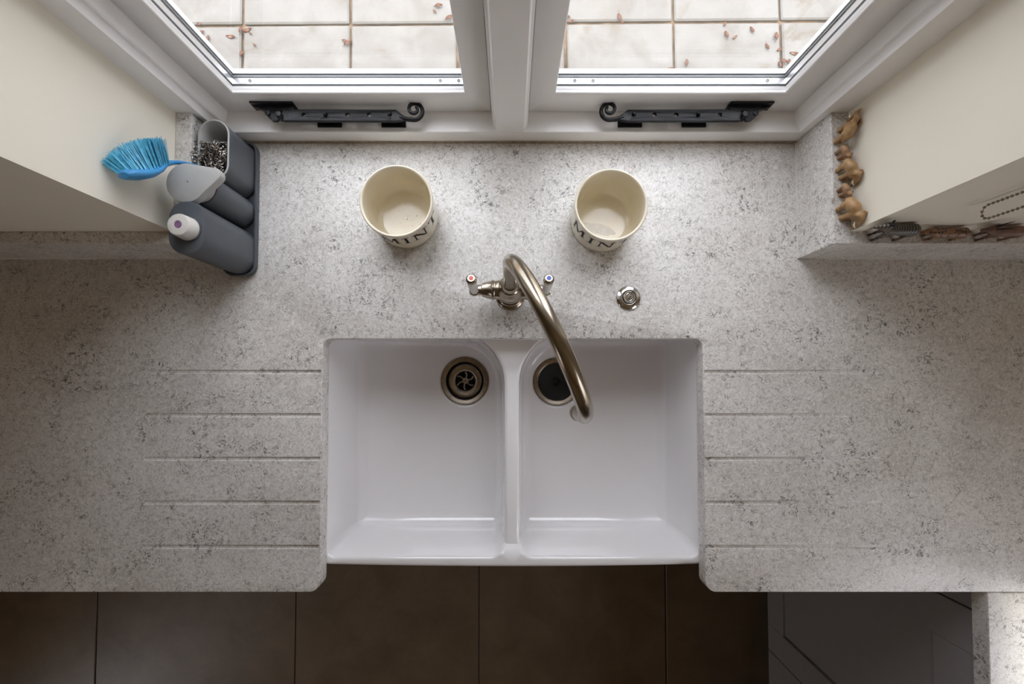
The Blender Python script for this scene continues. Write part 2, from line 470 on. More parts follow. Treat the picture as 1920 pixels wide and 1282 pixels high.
def casement(parent, X0, X1, Z0, Z1, ox0, ox1, oz0, oz1):
    """mitred sash; outer box X0..Z1, sight opening ox0..oz1"""
    outs = {'b': oz0-Z0, 't': Z1-oz1, 'l': ox0-X0, 'r': X1-ox1}
    # offsets: positive goes away from the glass
    prof = [('o', .046), ('o', .0012), ('o-', 0), (.0035, 0), (.0005, .0006), (-.0010, .0022), (-.0010, .0038), (.0015, .0052), (.0025, .0080),
            (.0010, .0105), (.0010, .0150), (.012, .0150), (.012, .046)]
    def side(s):
        lo = []; hi = []
        for o_, y in prof:
            o = outs[s] if o_ == 'o' else outs[s]-.0012 if o_ == 'o-' else o_
            big = isinstance(o_, str)
            def oo(q): return (outs[q] - (.0012 if o_ == 'o-' else 0)) if big else o_
            if s == 'b': a, b = (ox0-oo('l'), oz0-o), (ox1+oo('r'), oz0-o)
            if s == 't': a, b = (ox0-oo('l'), oz1+o), (ox1+oo('r'), oz1+o)
            if s == 'l': a, b = (ox0-o, oz0-oo('b')), (ox0-o, oz1+oo('t'))
            if s == 'r': a, b = (ox1+o, oz0-oo('b')), (ox1+o, oz1+oo('t'))
            lo.append((a[0], CY+y, a[1])); hi.append((b[0], CY+y, b[1]))
        return MB().rings([lo, hi])
    y1 = CY+.0155
    def ring(o_out, o_in, ya, yb):
        r = MB()
        r.box(ox0-o_out, ox1+o_out, ya, yb, oz0-o_out, oz0-o_in).box(ox0-o_out, ox1+o_out, ya, yb, oz1+o_in, oz1+o_out)
        r.box(ox0-o_out, ox0-o_in, ya, yb, oz0-o_in, oz1+o_in).box(ox1+o_in, ox1+o_out, ya, yb, oz0-o_in, oz1+o_in)
        return r
    cs = obj('casement_sash', ring(.011, -.001, y1+.0218, CY+.046), 'gloss_white', parent)   # outer bead carries the sash parts
    for s, nm in (('b', 'bottom_rail'), ('t', 'top_rail'), ('l', 'stile'), ('r', 'stile')):
        obj(nm, side(s), 'gloss_white', cs, smooth=50)
    # sealed glazing unit: inner pane, bright spacer bar, outer pane on a grey gasket, outer bead
    y1 = CY+.0155
    obj('pane', MB().box(ox0-.008, ox1+.008, y1, y1+.003, oz0-.008, oz1+.008), 'glass', cs)
    obj('spacer_bar', ring(.011, .0005, y1+.0035, y1+.0150), 'alu', cs)
    obj('gasket', ring(.011, -.0012, y1+.0152, y1+.0182), 'gasket', cs)
    obj('pane', MB().box(ox0-.008, ox1+.008, y1+.0185, y1+.0215, oz0-.008, oz1+.008), 'glass', cs)
    return cs, y1
OZ0, OZ1 = 1.0005, 1.92
for (X0, X1, o0, o1, dots) in ((-.5428, -.0382, -.5005, -.0825, (-.470, -.127, -.094)), (.0344, .5428, .0795, .4935, (.115, .148, .462))):
    cs, y1 = casement(win, X0, X1, SZ+.0015, FT-.002, o0, o1, OZ0, OZ1)
    for d in dots:                            # little holes in the spacer bar
        r = MB().lathe([(.0034, 0), (.0034, .0005), (.0018, .0005), (.0018, .0001)], 14, (d, y1+.0092, OZ0-.0004))
        obj('spacer_plug', r, 'gasket', cs)
tr = obj('trim_1', MB().box(WX0+.03, WX1-.03, FRAME_Y-.003, FRAME_Y, WT-.001, WT+.0035), 'dirty_seal', kind='structure')

# ------------------------------------------------------------------ outside: paving
gr = obj('ground', MB().box(-14, 14, -14, 14, -.30, -.064), 'joint', kind='structure')
GA = math.radians(.5)
pv = thing('patio_paving', kind='structure', loc=(.0045, 1.487, 0), rotz=GA)
pitch = .4505
slabs = []
for i in range(-6, 7):
    for j in range(-2, 6):
        jx = random.uniform(-.002, .002)
        x0 = -.2265 + i*pitch + jx; y0 = j*pitch + random.uniform(-.002, .002)
        s = .0055 + random.uniform(-.0012, .002)
        m = MB(); pts = []
        ring_ = rrect(x0+s, x0+pitch-s, y0+s, y0+pitch-s, .006, 2)
        loops = [[(p[0], p[1], -.09) for p in ring_], [(p[0], p[1], -.056) for p in ring_]]
        ins_ = rrect(x0+s+.006, x0+pitch-s-.006, y0+s+.006, y0+pitch-s-.006, .004, 2)
        loops.append([(p[0], p[1], -.0505 + random.uniform(-.0008, .0008)) for p in ins_])
        m.rings(loops)
        obj('paving_slab', m, 'slab', pv, smooth=30)
def leaf(x, y, s, a, where):
    m = MB(); L = .022*s; W_ = .009*s
    rows = []
    for i in range(7):
        t = i/6; wd = W_*math.sin(PI*min(1, t*.95+.04))**.8; z = .004*s + .006*s*math.sin(t*2.6+a)
        rows.append([(L*(t-.5)*2, -wd, z+.004*s), (L*(t-.5)*2, 0, z), (L*(t-.5)*2, wd, z+.004*s)])
    vs = [p for r in rows for p in r]; fs = []
    for i in range(6):
        for k in range(2): fs.append((i*3+k, i*3+k+1, i*3+k+4, i*3+k+3))
    m.add(vs, fs); m.add([(p[0], p[1], p[2]-.0009) for p in vs], [f[::-1] for f in fs])
    m.tube([(-L, 0, .004*s), (-L*1.5, .003*s, .005*s)], .0009*s, 5)
    o = obj('dry_leaf', m, 'leaf', smooth=60); o.location = (x, y, -.0498); o.rotation_euler = (0, 0, a)
    tag(o, 'small reddish dry leaf ' + where, 'leaf', 'dry leaves on the patio')
for (cx, cy, n, sp, where) in (
        (-1.29, 1.455, 6, .035, 'outside the far left corner of the left pane'), (-1.115, 1.45, 5, .028, 'at the leftmost joint crossing behind the left pane'),
        (-1.125, 1.35, 2, .03, 'in the leftmost upright joint behind the left pane'), (-.67, 1.42, 3, .02, 'in the middle upright joint behind the left pane'),
        (-.30, 1.50, 3, .03, 'near the right end of the left pane'), (.26, 1.49, 3, .03, 'at the left end of the right pane'),
        (.48, 1.49, 2, .02, 'on the first slab joint behind the right pane'), (.95, 1.46, 4, .03, 'on the last whole slab behind the right pane'),
        (1.08, 1.37, 6, .05, 'beside the rightmost upright joint behind the right pane'), (1.18, 1.33, 2, .02, 'in the far right corner of the right pane'),
        (.70, 1.30, 2, .02, 'beside the sill at the middle of the right pane')):
    for _ in range(n):
        leaf(cx+random.gauss(0, sp), cy+random.gauss(0, sp*.7), random.uniform(.4, .9), random.uniform(0, 6.28), where)

# ------------------------------------------------------------------ worktops
NX0, NX1, NYB, FY = -.3697, .3767, .0785, -.4130
def arc(cx, cy, r, a0, a1, k=10): return [(cx+r*math.cos(math.radians(a0+(a1-a0)*i/k)), cy+r*math.sin(math.radians(a0+(a1-a0)*i/k))) for i in range(k+1)]
poly = [(RX0, FY)] + arc(NX0-.021, FY+.021, .021, -90, 0) + arc(NX0+.016, NYB-.016, .016, 180, 90) + arc(NX1-.016, NYB-.016, .016, 90, 0) \
     + arc(NX1+.021, FY+.021, .021, 180, 270) + [(RX1, FY), (RX1, WALL_Y), (WX1, WALL_Y), (WX1, FRAME_Y), (WX0, FRAME_Y), (WX0, WALL_Y), (RX0, WALL_Y)]
def stone_slab(name, poly, z0, z1, bev=.0016):
    bm = bmesh.new()
    top = [bm.verts.new((x, y, z1)) for x, y in poly]; bot = [bm.verts.new((x, y, z0)) for x, y in poly]
    n = len(poly)
    ft = bm.faces.new(top); bm.faces.new(bot[::-1])
    for i in range(n): bm.faces.new((top[i], bot[i], bot[(i+1) % n], top[(i+1) % n]))
    bmesh.ops.recalc_face_normals(bm, faces=bm.faces)
    bmesh.ops.bevel(bm, geom=list(ft.edges), offset=bev, segments=2, profile=.5, affect='EDGES')
    me = bpy.data.meshes.new(name); bm.to_mesh(me); bm.free()
    return me
wt = obj('worktop', stone_slab('worktop', poly, WT-TH, WT), 'stone')
cut = MB()
def groove(xa, xb, y):
    # xa at the sink, xb the shallow far end
    def sec(x, d):
        hw = .0042
        return [(x, y+hw*c, WT-d*s_ + (0 if s_ >= 0 else .01)) for c, s_ in ((1.0, -1), (1, .0), (.85, .55), (.5, .9), (0, 1), (-.5, .9), (-.85, .55), (-1, 0), (-1.0, -1))]
    return [sec(xa, .0042), sec(xb, .0006)]
for yv in (.0128, -.0719, -.1568, -.2414, -.3265):
    cut.rings(groove(NX0-.003, -.715, yv)); cut.rings(groove(NX1+.003, .722, yv))
co = obj('cutter', cut, 'stone')
bo = wt.modifiers.new('grooves', 'BOOLEAN'); bo.operation = 'DIFFERENCE'; bo.object = co; bo.solver = 'EXACT'
baked(wt); bpy.data.objects.remove(co)
for p in wt.data.polygons: p.use_smooth = True
wt.data.set_sharp_from_angle(angle=math.radians(30))
tag(wt, 'speckled grey quartz worktop with drainer grooves either side of the sink', 'worktop')
LX = .9215
sw = obj('side_worktop', stone_slab('side_worktop', [(LX, -2.6), (RX1, -2.6), (RX1, FY-.0008), (LX, FY-.0008)], WT-TH, WT), 'stone')
tag(sw, 'sunlit speckled quartz side worktop running off at lower right corner', 'worktop')

UP = .10
def upstand(name, x0, x1, y0, y1, label, seal):
    u = obj(name, MB().box(x0, x1, y0, y1, WT, WT+UP), 'stone', bevel=.0014)
    tag(u, label, 'upstand')
    obj('sealant', MB().box(*seal, WT-.0005, WT+.0022), 'seal', u)
    return u
upstand('upstand', .5675, WX1, .2368, FRAME_Y-.0005, 'short quartz upstand in the window recess under the wooden elephants', (.566, .5676, .2368, FRAME_Y-.003))
upstand('upstand', WX1+.0005, RX1, .2368, WALL_Y, 'long quartz upstand on the right wall below the ball chain', (WX1, RX1, .2354, .2370))
upstand('upstand', WX0, -.5665, .2368, FRAME_Y-.0005, 'short quartz upstand in the window recess behind the dark sink caddy', (-.5666, -.565, .2368, FRAME_Y-.003))
upstand('upstand', RX0, WX0-.0005, .2368, WALL_Y, 'long shaded quartz upstand along the left wall', (RX0, WX0, .2354, .2370))

# ------------------------------------------------------------------ sink
sink = thing('double_sink', 'white glazed double bowl butler sink with exposed front edge', 'sink', (0, 0, 0))
RIM = WT-TH-.0005
ZF = .695
def bowl(x0, x1, y0, y1, rc, rb, drain, inner):
    """loops from the rim edge down to the drain hole; rc corner radii (lr, ur, ul, ll)"""
    K = 10
    def loop(d, z, extra=0):
        rr = tuple(max(.004, r - d) for r in rc)
        return [(p[0], p[1], z) for p in rrect(x0+d, x1-d, y0+d, y1-d, rr, K)]
    def low(p):
        # the dividing ridge stands lower than the outer rim
        x, y = p[0], p[1]
        t = max(0, 1 - max(0, abs(x-.002)-.030)/.02)
        def ss(a, b, v): v = min(1, max(0, (v-a)/(b-a))); return v*v*(3-2*v)
        return t * ss(-.352, -.338, y) * (.010*(1-ss(.030, .042, y)) + .010)
    L = []
    re = .0075
    for i in range(7):
        t = i/6*PI/2
        l = loop(-re + re*math.sin(t), RIM - re*(1-math.cos(t)))
        L.append([(p[0], p[1], p[2]-low(p)) for p in l])
    H = RIM - re - ZF
    for t in (.12, .35, .65):
        l = loop(.001+.008*t, RIM-re-(H-rb)*t)
        L.append([(p[0], p[1], p[2]-low(p)*(1-t)**2) for p in l])
    for i in range(0, 8):
        t = i/7*PI/2
        L.append(loop(.009+rb*(1-math.cos(t)), ZF+rb-rb*math.sin(t)))
    dx, dy = drain
    def circ(r, z): return [(dx + r*math.cos(2*PI*i/64), dy + r*math.sin(2*PI*i/64), z) for i in range(64)]
    D = [circ(.066, ZF), circ(.062, ZF-.0006), circ(.0585, ZF-.003), circ(.057, ZF-.005), circ(.047, ZF-.006), circ(.0465, ZF-.036)]
    return L, D
B1 = bowl(-.3735, -.0135, -.3575, .100, (.030, .112, .022, .022), .024, (-.1125, -.006), 0)
B2 = bowl(.0175, .3800, -.3575, .100, (.022, .022, .112, .030), .024, (.1120, -.008), 1)
# outer skin
K = 10
def front(x): return -.3740 - .0050*(1-((x-.003)/.38)**2)
outer = []
oy0 = -.374; ox0, ox1, oy1 = -.398, .404, .125
out2 = []
for p in arc(ox1-.014-.018, oy0+.018, .018, -90, 0, 6): out2.append(p)
out2 += [(ox1, -.33), (ox1, oy1), (ox0, oy1), (ox0, -.33)]
out2 += arc(ox0+.014+.018, oy0+.018, .018, 180, 270, 6)
nfr = 24
for i in range(1, nfr): out2.append((ox0+.032 + (ox1-ox0-.064)*i/nfr, oy0))
bow = [(x, y - .0045*max(0, 1-((x-.003)/.378)**2) if y < -.33 else y) for x, y in out2]
def inset(poly, d):
    n = len(poly); o = []
    for i in range(n):
        a, b, c = (Vector(poly[(i+k) % n]) for k in (-1, 0, 1))
        e1 = (b-a).normalized(); e2 = (c-b).normalized()
        nn = Vector((-(e1.y+e2.y), e1.x+e2.x)); nn.normalize()
        o.append((b.x+nn.x*d, b.y+nn.y*d))
    return o
re = .007
OL = []
for i in range(7):
    t = i/6*PI/2
    OL.append([(p[0], p[1], RIM - re*(1-math.cos(t))) for p in inset(bow, re*(1-math.sin(t)))])
OL.append([(p[0], p[1], .655) for p in bow])
bm = bmesh.new()
def add_loft(L, capend):
    R = [[bm.verts.new(p) for p in l] for l in L]
    n = len(R[0])
    for a, b in zip(R[:-1], R[1:]):
        for i in range(n):
            try: bm.faces.new((a[i], a[(i+1) % n], b[(i+1) % n], b[i]))
            except ValueError: pass
    if capend: bm.faces.new(R[-1])
    return [[bm.edges.get((q[i], q[(i+1) % n])) for i in range(n)] for q in (R[0], R[-1])]
es = add_loft(OL, True)[0]
for L_, D_ in (B1, B2):
    t_, b_ = add_loft(L_, False); d_, _ = add_loft(D_, False)
    es = es + t_
    bmesh.ops.triangle_fill(bm, use_beauty=True, use_dissolve=False, edges=[e for e in b_ + d_ if e])
bmesh.ops.triangle_fill(bm, use_beauty=True, use_dissolve=False, edges=[e for e in es if e])
bmesh.ops.recalc_face_normals(bm, faces=bm.faces)
me = bpy.data.meshes.new('basin'); bm.to_mesh(me); bm.free()
basin = obj('basin', me, 'ceramic', sink, smooth=38)
# drains
def drain(cx, cy, strainer):
    d = obj('drain', MB().lathe([(.0455, -.034), (.0455, -.004), (.0465, -.0015), (.050, .0002), (.0565, .0012), (.0572, -.0005), (.0572, -.004)], 56, (cx, cy, ZF-.0008), False, False), 'steel_dark', sink, smooth=40)
    if strainer:
        obj('basket_rim', MB().lathe([(.0445, -.02), (.0445, -.003), (.0425, -.002), (.041, -.0035), (.041, -.018)], 48, (cx, cy, ZF-.004), False, False), 'void', d, smooth=40)
        obj('strainer_dish', MB().lathe([(.0405, -.012), (.040, -.0075), (.037, -.007), (.027, -.009), (.0235, -.013), (.0225, -.0175), (.0225, -.022), (.0405, -.022)], 48, (cx, cy, ZF-.002), False, False), 'steel_dark', d, smooth=40)
        obj('sump', MB().lathe([(.0225, -.034), (.0225, -.033)], 32, (cx, cy, ZF)), 'void', d)
        m = MB()
        for k in range(6):
            a = k*PI/3 + .3
            m.tube([(cx+.006*math.cos(a), cy+.006*math.sin(a), ZF-.0185), (cx+.0155*math.cos(a), cy+.0155*math.sin(a), ZF-.0185), (cx+.0225*math.cos(a+.22), cy+.0225*math.sin(a+.22), ZF-.0185)], [.0018, .0019, .0024], 8)
        m.lathe([(.0075, -.021), (.0075, -.0175), (.006, -.0165), (.002, -.0165)], 20, (cx, cy, ZF))
        obj('grid', m, 'steel_dark', d, smooth=40)
        obj('grid_screw', MB().lathe([(.0018, -.0168), (.0018, -.0158)], 10, (cx, cy, ZF)), 'void', d)
    else:
        obj('splash_guard', MB().lathe([(.0452, -.012), (.042, -.013), (.020, -.021), (.010, -.024), (.0095, -.030), (.0455, -.030)], 48, (cx, cy, ZF), False, False), 'void', d, smooth=40)
        obj('guard_floor', MB().lathe([(.0455, -.032), (.0455, -.030)], 32, (cx, cy, ZF)), 'void', d)
drain(-.1125, -.006, True)
drain(.1120, -.008, False)

# ------------------------------------------------------------------ base cabinets
def shaker(name, parent, fixed, a0, a1, z0, z1, axis, out, rail=.092, th=.02, rec=.009):
    """door leaf in the plane axis=fixed with its face towards out; panel recessed"""
    def P(m, u0, u1, d0, d1, za, zb):
        lo, hi = sorted((fixed + out*d0, fixed + out*d1))
        if axis == 'x': m.box(lo, hi, u0, u1, za, zb)
        else: m.box(u0, u1, lo, hi, za, zb)
    d = MB(); P(d, a0+rail-.004, a1-rail+.004, -th, -rec, z0+rail-.004, z1-rail+.004)
    door = obj(name, d, 'cabinet', parent)
    for nm, u0, u1, za, zb in (('stile', a0, a0+rail, z0, z1), ('stile', a1-rail, a1, z0, z1), ('rail', a0+rail, a1-rail, z0, z0+rail), ('rail', a0+rail, a1-rail, z1-rail, z1)):
        m = MB(); P(m, u0, u1, -th, 0, za, zb); obj(nm, m, 'cabinet', door, bevel=.0018)
    # handle: small cup knob near the far top corner
    return door
FX = .9403
def cabinet(label, x0, x1, y0, y1, doors, axis, out, fixed, top=WT-TH-.001):
    c = thing('base_cabinet', label, 'cabinet', ((x0+x1)/2, (y0+y1)/2, 0))
    c.location = (0, 0, 0)
    m = MB()
    m.box(x0, x1, y0, y1, .11, top)
    obj('carcass', m, 'cabinet', c)
    k = MB()
    if axis == 'x': k.box(x0+.045, x1, y0, y1, 0, .11)
    else: k.box(x0, x1, y0+.045, y1, 0, .11)
    obj('plinth', k, 'cabinet', c)
    for a0, a1, z0, z1 in doors: shaker('door', c, fixed, a0, a1, z0, z1, axis, out)
    return c
cr = cabinet('grey panelled base cabinet under the side worktop at lower right', FX+.0205, RX1-.002, -2.55, -.4195,
        [(-.9855, -.4735, .112, .861), (-1.50, -.9885, .112, .861), (-2.02, -1.503, .112, .861)], 'x', -1, FX)
obj('corner_post', MB().box(FX, FX+.02, -.4700, -.4195, .112, .861), 'cabinet', cr, bevel=.002)
CYF = -.392
cabinet('grey base cabinet under the worktop left of the sink', -2.2, -.402, CYF+.0205, .2, [(-2.2, -1.752, .112, .861), (-1.748, -1.302, .112, .861), (-1.298, -.852, .112, .861), (-.848, -.402, .112, .861)], 'y', -1, CYF)
cabinet('grey base cabinet in the corner right of the sink', .408, RX1-.002, CYF+.0205, .2, [(.408, .900, .112, .861)], 'y', -1, CYF)
cs_ = cabinet('grey base cabinet beneath the white sink', -.398, .404, -.3385, .2, [(-.396, .002, .112, .640), (.004, .402, .112, .640)], 'y', -1, -.359, top=.6545)
obj('pilaster', MB().box(.372, .404, -.392, -.3595, .112, .642), 'cabinet', cs_, bevel=.004)

# ------------------------------------------------------------------ tap
TX, TY = -.0015, .163
tap = thing('mixer_tap', 'brushed nickel bridge mixer tap with tall curved spout and white levers', 'tap', (TX, TY, WT))
obj('base_flange', MB().lathe([(.0290, 0), (.0290, .003), (.0275, .0055), (.0245, .007), (.0240, .011), (.0222, .0125), (.0218, .014)], 48), 'nickel', tap, smooth=40)
obj('body', MB().lathe([(.0205, .012), (.0205, .030), (.0225, .040), (.0250, .050), (.0250, .066), (.0215, .076), (.0165, .080), (.0150, .085), (.0165, .087), (.0165, .091), (.0140, .093), (.0140, .098)], 40), 'nickel', tap, smooth=45)
end = Vector((.1035, -.216, 0)); reach = end.length; az = math.atan2(end.y, end.x); Rr = reach/2
zs0 = .245
path = [(0, 0, .090), (0, 0, .14), (0, 0, .19), (0, 0, zs0-.02)]
for i in range(0, 33):
    t = PI*1.0*i/32
    h = Rr*(1-math.cos(t)); z = zs0 + Rr*.98*math.sin(t)
    path.append((h*math.cos(az), h*math.sin(az), z))
path += [(end.x, end.y, zs0-.012), (end.x, end.y, zs0-.028), (end.x, end.y, zs0-.046)]
spout = obj('spout', MB().tube(path, .0108, 24, up=(1, 0, 0)), 'nickel', tap, smooth=60)
obj('aerator', MB().lathe([(.0090, -.004), (.0118, -.003), (.0122, 0), (.0122, .010), (.0112, .012)], 28, (end.x, end.y, zs0-.054)), 'nickel', spout, smooth=40)
obj('aerator_mesh', MB().lathe([(.0085, -.0052), (.0088, -.0040)], 24, (end.x, end.y, zs0-.054)), 'void', spout)
obj('spout_collar', MB().lathe([(.0120, .096), (.0150, .098), (.0150, .106), (.0125, .110)], 32), 'nickel', tap, smooth=40)
def lathe_x(prof, sgn, z, seg=32):
    m = MB().lathe(prof, seg)
    m.v = [(sgn*p[2], p[1], z + p[0]) for p in m.v]; return m
for sgn, dot, lab in ((-1, 'red', 'left'), (1, 'blue_dot', 'right')):
    zz = .058
    arm = obj('side_arm', lathe_x([(.0190, .010), (.0180, .020), (.0170, .027), (.0172, .0285), (.0186, .030), (.0186, .0330), (.0172, .0345), (.0150, .043), (.0125, .0515), (.0098, .053), (.0092, .060)], sgn, zz), 'nickel', tap, smooth=40)
    lv = obj('lever', lathe_x([(.0085, .056), (.0098, .058), (.0098, .072), (.0085, .0745), (.004, .0750)], sgn, zz), 'nickel', tap, smooth=40)
    b0 = Vector((sgn*.0655, -.004, zz+.006)); b1 = Vector((sgn*.0672, .0085, zz+.046))
    d = (b1-b0)
    def pt(t): return b0 + d*t
    obj('ceramic_handle', MB().tube([pt(t) for t in (0, .1, .3, .55, .8, .95, 1.0)], [.0062, .0074, .0080, .0088, .0096, .0094, .0080], 20), 'white_handle', lv, smooth=50)
    obj('handle_ring', MB().tube([pt(t) for t in (-.12, -.1, .02, .05)], [.0060, .0075, .0078, .0064], 20), 'nickel', lv, smooth=40)
    obj('handle_cap', MB().tube([pt(t) for t in (.98, 1.0, 1.10, 1.16)], [.0086, .0098, .0094, .0066], 20), 'nickel', lv, smooth=40)
    obj('index_dot', MB().tube([pt(t) for t in (1.10, 1.175)], [.0042, .0040], 16), dot, lv)

# ------------------------------------------------------------------ push button beside the tap
bt = thing('push_button', 'round chrome push button set in the worktop right of the tap', 'button', (.2318, .1585, WT))
obj('flange', MB().lathe([(.0238, 0), (.0243, .0008), (.0243, .0016), (.0238, .0026), (.0225, .0038), (.0208, .0049), (.0188, .0058), (.0165, .0066), (.0145, .0070), (.0136, .0068), (.0131, .0058), (.0130, .004)], 56, cap0=True, cap1=True), 'chrome', bt, smooth=40)
pb = obj('button', MB().lathe([(.0118, .005), (.0118, .0088), (.0108, .0100), (.0085, .0098), (.0075, .0084), (.0068, .0084), (.0060, .0094), (.0010, .0098)], 40), 'chrome', bt, smooth=40)
sl = MB().box(-.0006, .0006, -.0038, .0038, .0096, .0103); sl.v = [(x*math.cos(-1)-y*math.sin(-1), x*math.sin(-1)+y*math.cos(-1), z) for x, y, z in sl.v]
obj('slot', sl, 'void', pb)
obj('button_gap', MB().lathe([(.0131, .0052), (.0117, .0052), (.0117, .0056), (.0131, .0056)], 40, cap0=False, cap1=False), 'void', bt)

# ------------------------------------------------------------------ lettered pots
H_ = .0885
GLY = {   # strokes as convex quads in a unit cell, serif capitals
 'M': (1.15, [[(.08,0),(.18,0),(.22,1),(.12,1)], [(.12,1),(.30,1),(.64,.08),(.55,0)], [(.55,0),(.63,.08),(.97,1),(.87,1)], [(.87,1),(1.02,1),(1.06,0),(.91,0)],
              [(0,0),(.28,0),(.28,.065),(0,.065)], [(.80,0),(1.17,0),(1.17,.065),(.80,.065)], [(.02,.935),(.2,.935),(.2,1),(.02,1)], [(.9,.935),(1.13,.935),(1.13,1),(.9,1)]]),
 'I': (.42, [[(.13,0),(.29,0),(.29,1),(.13,1)], [(0,0),(.42,0),(.42,.065),(0,.065)], [(0,.935),(.42,.935),(.42,1),(0,1)]]),
 'N': (1.0, [[(.10,0),(.19,0),(.19,1),(.10,1)], [(.04,1),(.27,1),(.89,0),(.76,0)], [(.80,0),(.89,0),(.89,1),(.80,1)], [(0,0),(.30,0),(.30,.065),(0,.065)],
             [(.70,.935),(1,.935),(1,1),(.70,1)], [(-.02,.935),(.2,.935),(.2,1),(-.02,1)]]),
 'T': (.82, [[(.33,0),(.49,0),(.49,1),(.33,1)], [(.2,0),(.62,0),(.62,.065),(.2,.065)], [(0,.94),(.82,.94),(.82,1),(0,1)], [(0,.74),(.045,.74),(.09,.96),(0,.96)], [(.775,.74),(.82,.74),(.82,.96),(.73,.96)]]),
}
def pot(loc, word_start, label):
    p = thing('herb_pot', label, 'pot', loc, group='cream lettered pots')
    prof = [(.050, .0025), (.058, .0), (.0608, .0012), (.0622, .0045), (.0632, .02), (.0645, .06), (.0655, H_-.006), (.0660, H_-.0018), (.0648, H_-.0001), (.0630, H_), (.0612, H_-.0012), (.0606, H_-.004),
            (.0600, .060), (.0588, .030), (.0565, .0135), (.0520, .0085), (.0475, .0068), (.0460, .0060), (.020, .0056), (.0005, .0056)]
    obj('vessel', MB().lathe(prof, 72), 'cream_ceramic', p, smooth=60)
    def rad(z):
        zs = [q[1] for q in prof[2:8]]; rs = [q[0] for q in prof[2:8]]
        return float(np.interp(z, zs, rs)) + .00035
    hgt = .031; zb = .044; u = 0.0
    for ch in 'MINT':
        wdt, quads = GLY[ch]; m = MB()
        for q in quads:
            nu, nv = 6, 4; vs = []
            for j in range(nv+1):
                for i in range(nu+1):
                    a, b = i/nu, j/nv
                    x = (q[0][0]*(1-a)+q[1][0]*a)*(1-b) + (q[3][0]*(1-a)+q[2][0]*a)*b
                    y = (q[0][1]*(1-a)+q[1][1]*a)*(1-b) + (q[3][1]*(1-a)+q[2][1]*a)*b
                    z = zb + y*hgt; R_ = rad(z); th = word_start + (u + x*hgt)/.0645
                    vs.append((R_*math.cos(th), R_*math.sin(th), z))
            fs = [(j*(nu+1)+i, j*(nu+1)+i+1, (j+1)*(nu+1)+i+1, (j+1)*(nu+1)+i) for j in range(nv) for i in range(nu)]
            m.add(vs, fs)
        obj('letter_' + ch.lower(), m, 'ink', p, label='black serif capital letter ' + ch)
        u += (wdt + .22)*hgt
    return p
P1 = pot((-.2055, .3175, WT), math.radians(-122), 'cream lettered pot with dark specks inside, left behind the tap')
P2 = pot((.1795, .3105, WT), math.radians(-163), 'cream lettered pot with white residue inside, behind the push button')
m = MB()
for k in range(14):
    a, r = random.uniform(0, 6.28), random.uniform(0, .038)
    m.ball((r*math.cos(a), r*math.sin(a)-.004, .0060), random.uniform(.0004, .0009), 6, 4)
obj('soil_speck', m, 'void', P1, kind='stuff')
def res_mat():
    m, nt, b = newmat('chalky_residue'); oc = objcoord(nt)
    nt.links.new(ramp(nt, noise(nt, oc, 140, 3), [(.3, (.74, .72, .68, 1)), (.7, (.84, .83, .81, 1))]), b.inputs['Base Color']); b.inputs['Roughness'].default_value = .5
    return m
M['residue'] = res_mat()
pts = []
for i in range(28):
    a = 2*PI*i/28; r = 1 + .22*math.sin(2*a+.6) + .12*math.sin(5*a) + .07*math.sin(9*a+1)
    pts.append((-.006 + .026*r*math.cos(a), -.017 + .012*r*math.sin(a) - .35*(.026*r*math.cos(a))))
obj('residue_film', MB().prism(pts, .0056, .0062), 'residue', P2)

# ------------------------------------------------------------------ sink caddy set
TRX0, TRX1, TRY0, TRY1 = -.5640, -.4985, .2000, .4660
tray = thing('caddy_tray', 'long slate grey plastic tray carrying the washing-up set', 'tray', (0, 0, 0))
m = MB()
def rl(d, z, r=.022): return [(p[0], p[1], z) for p in rrect(TRX0+d, TRX1-d, TRY0+d, TRY1-d, max(.003, r-d), 6)]
m.rings([rl(.003, WT), rl(.0005, WT+.002), rl(0, WT+.011), rl(.0008, WT+.0125), rl(.0035, WT+.0125), rl(.0045, WT+.011), rl(.0055, WT+.0045), rl(.008, WT+.0035)])
obj('tray_body', m, 'slate', tray, smooth=40)
Z0 = WT+.0036
CX = -.5310
def stadium(cx, cy, hx, hy, k=9):
    return rrect(cx-hx, cx+hx, cy-hy, cy+hy, min(hx, hy)-.0002, k)
# open cup with divider
cup = thing('utensil_cup', 'open slate grey oval cup with pale rim beside the window', 'cup', (CX, .4080, Z0))
hc = .0905
def st(d, z, hx=.0278, hy=.0545): return [(p[0], p[1], z) for p in stadium(0, 0, hx-d, hy-d)]
obj('cup_shell', MB().rings([st(.004, 0), st(.0012, .0012), st(.0008, .006), st(0, hc-.002)], True, False), 'slate', cup, smooth=45)
obj('cup_lining', MB().rings([st(0, hc-.002), st(-.0002, hc-.0004), st(.0008, hc), st(.0022, hc), st(.003, hc-.001), st(.0035, .010), st(.006, .006)], False, True), 'pale_plastic', cup, smooth=45)
obj('cup_divider', MB().box(-.0246, .0246, .0150, .0168, .005, hc-.006), 'pale_plastic', cup, bevel=.0005)
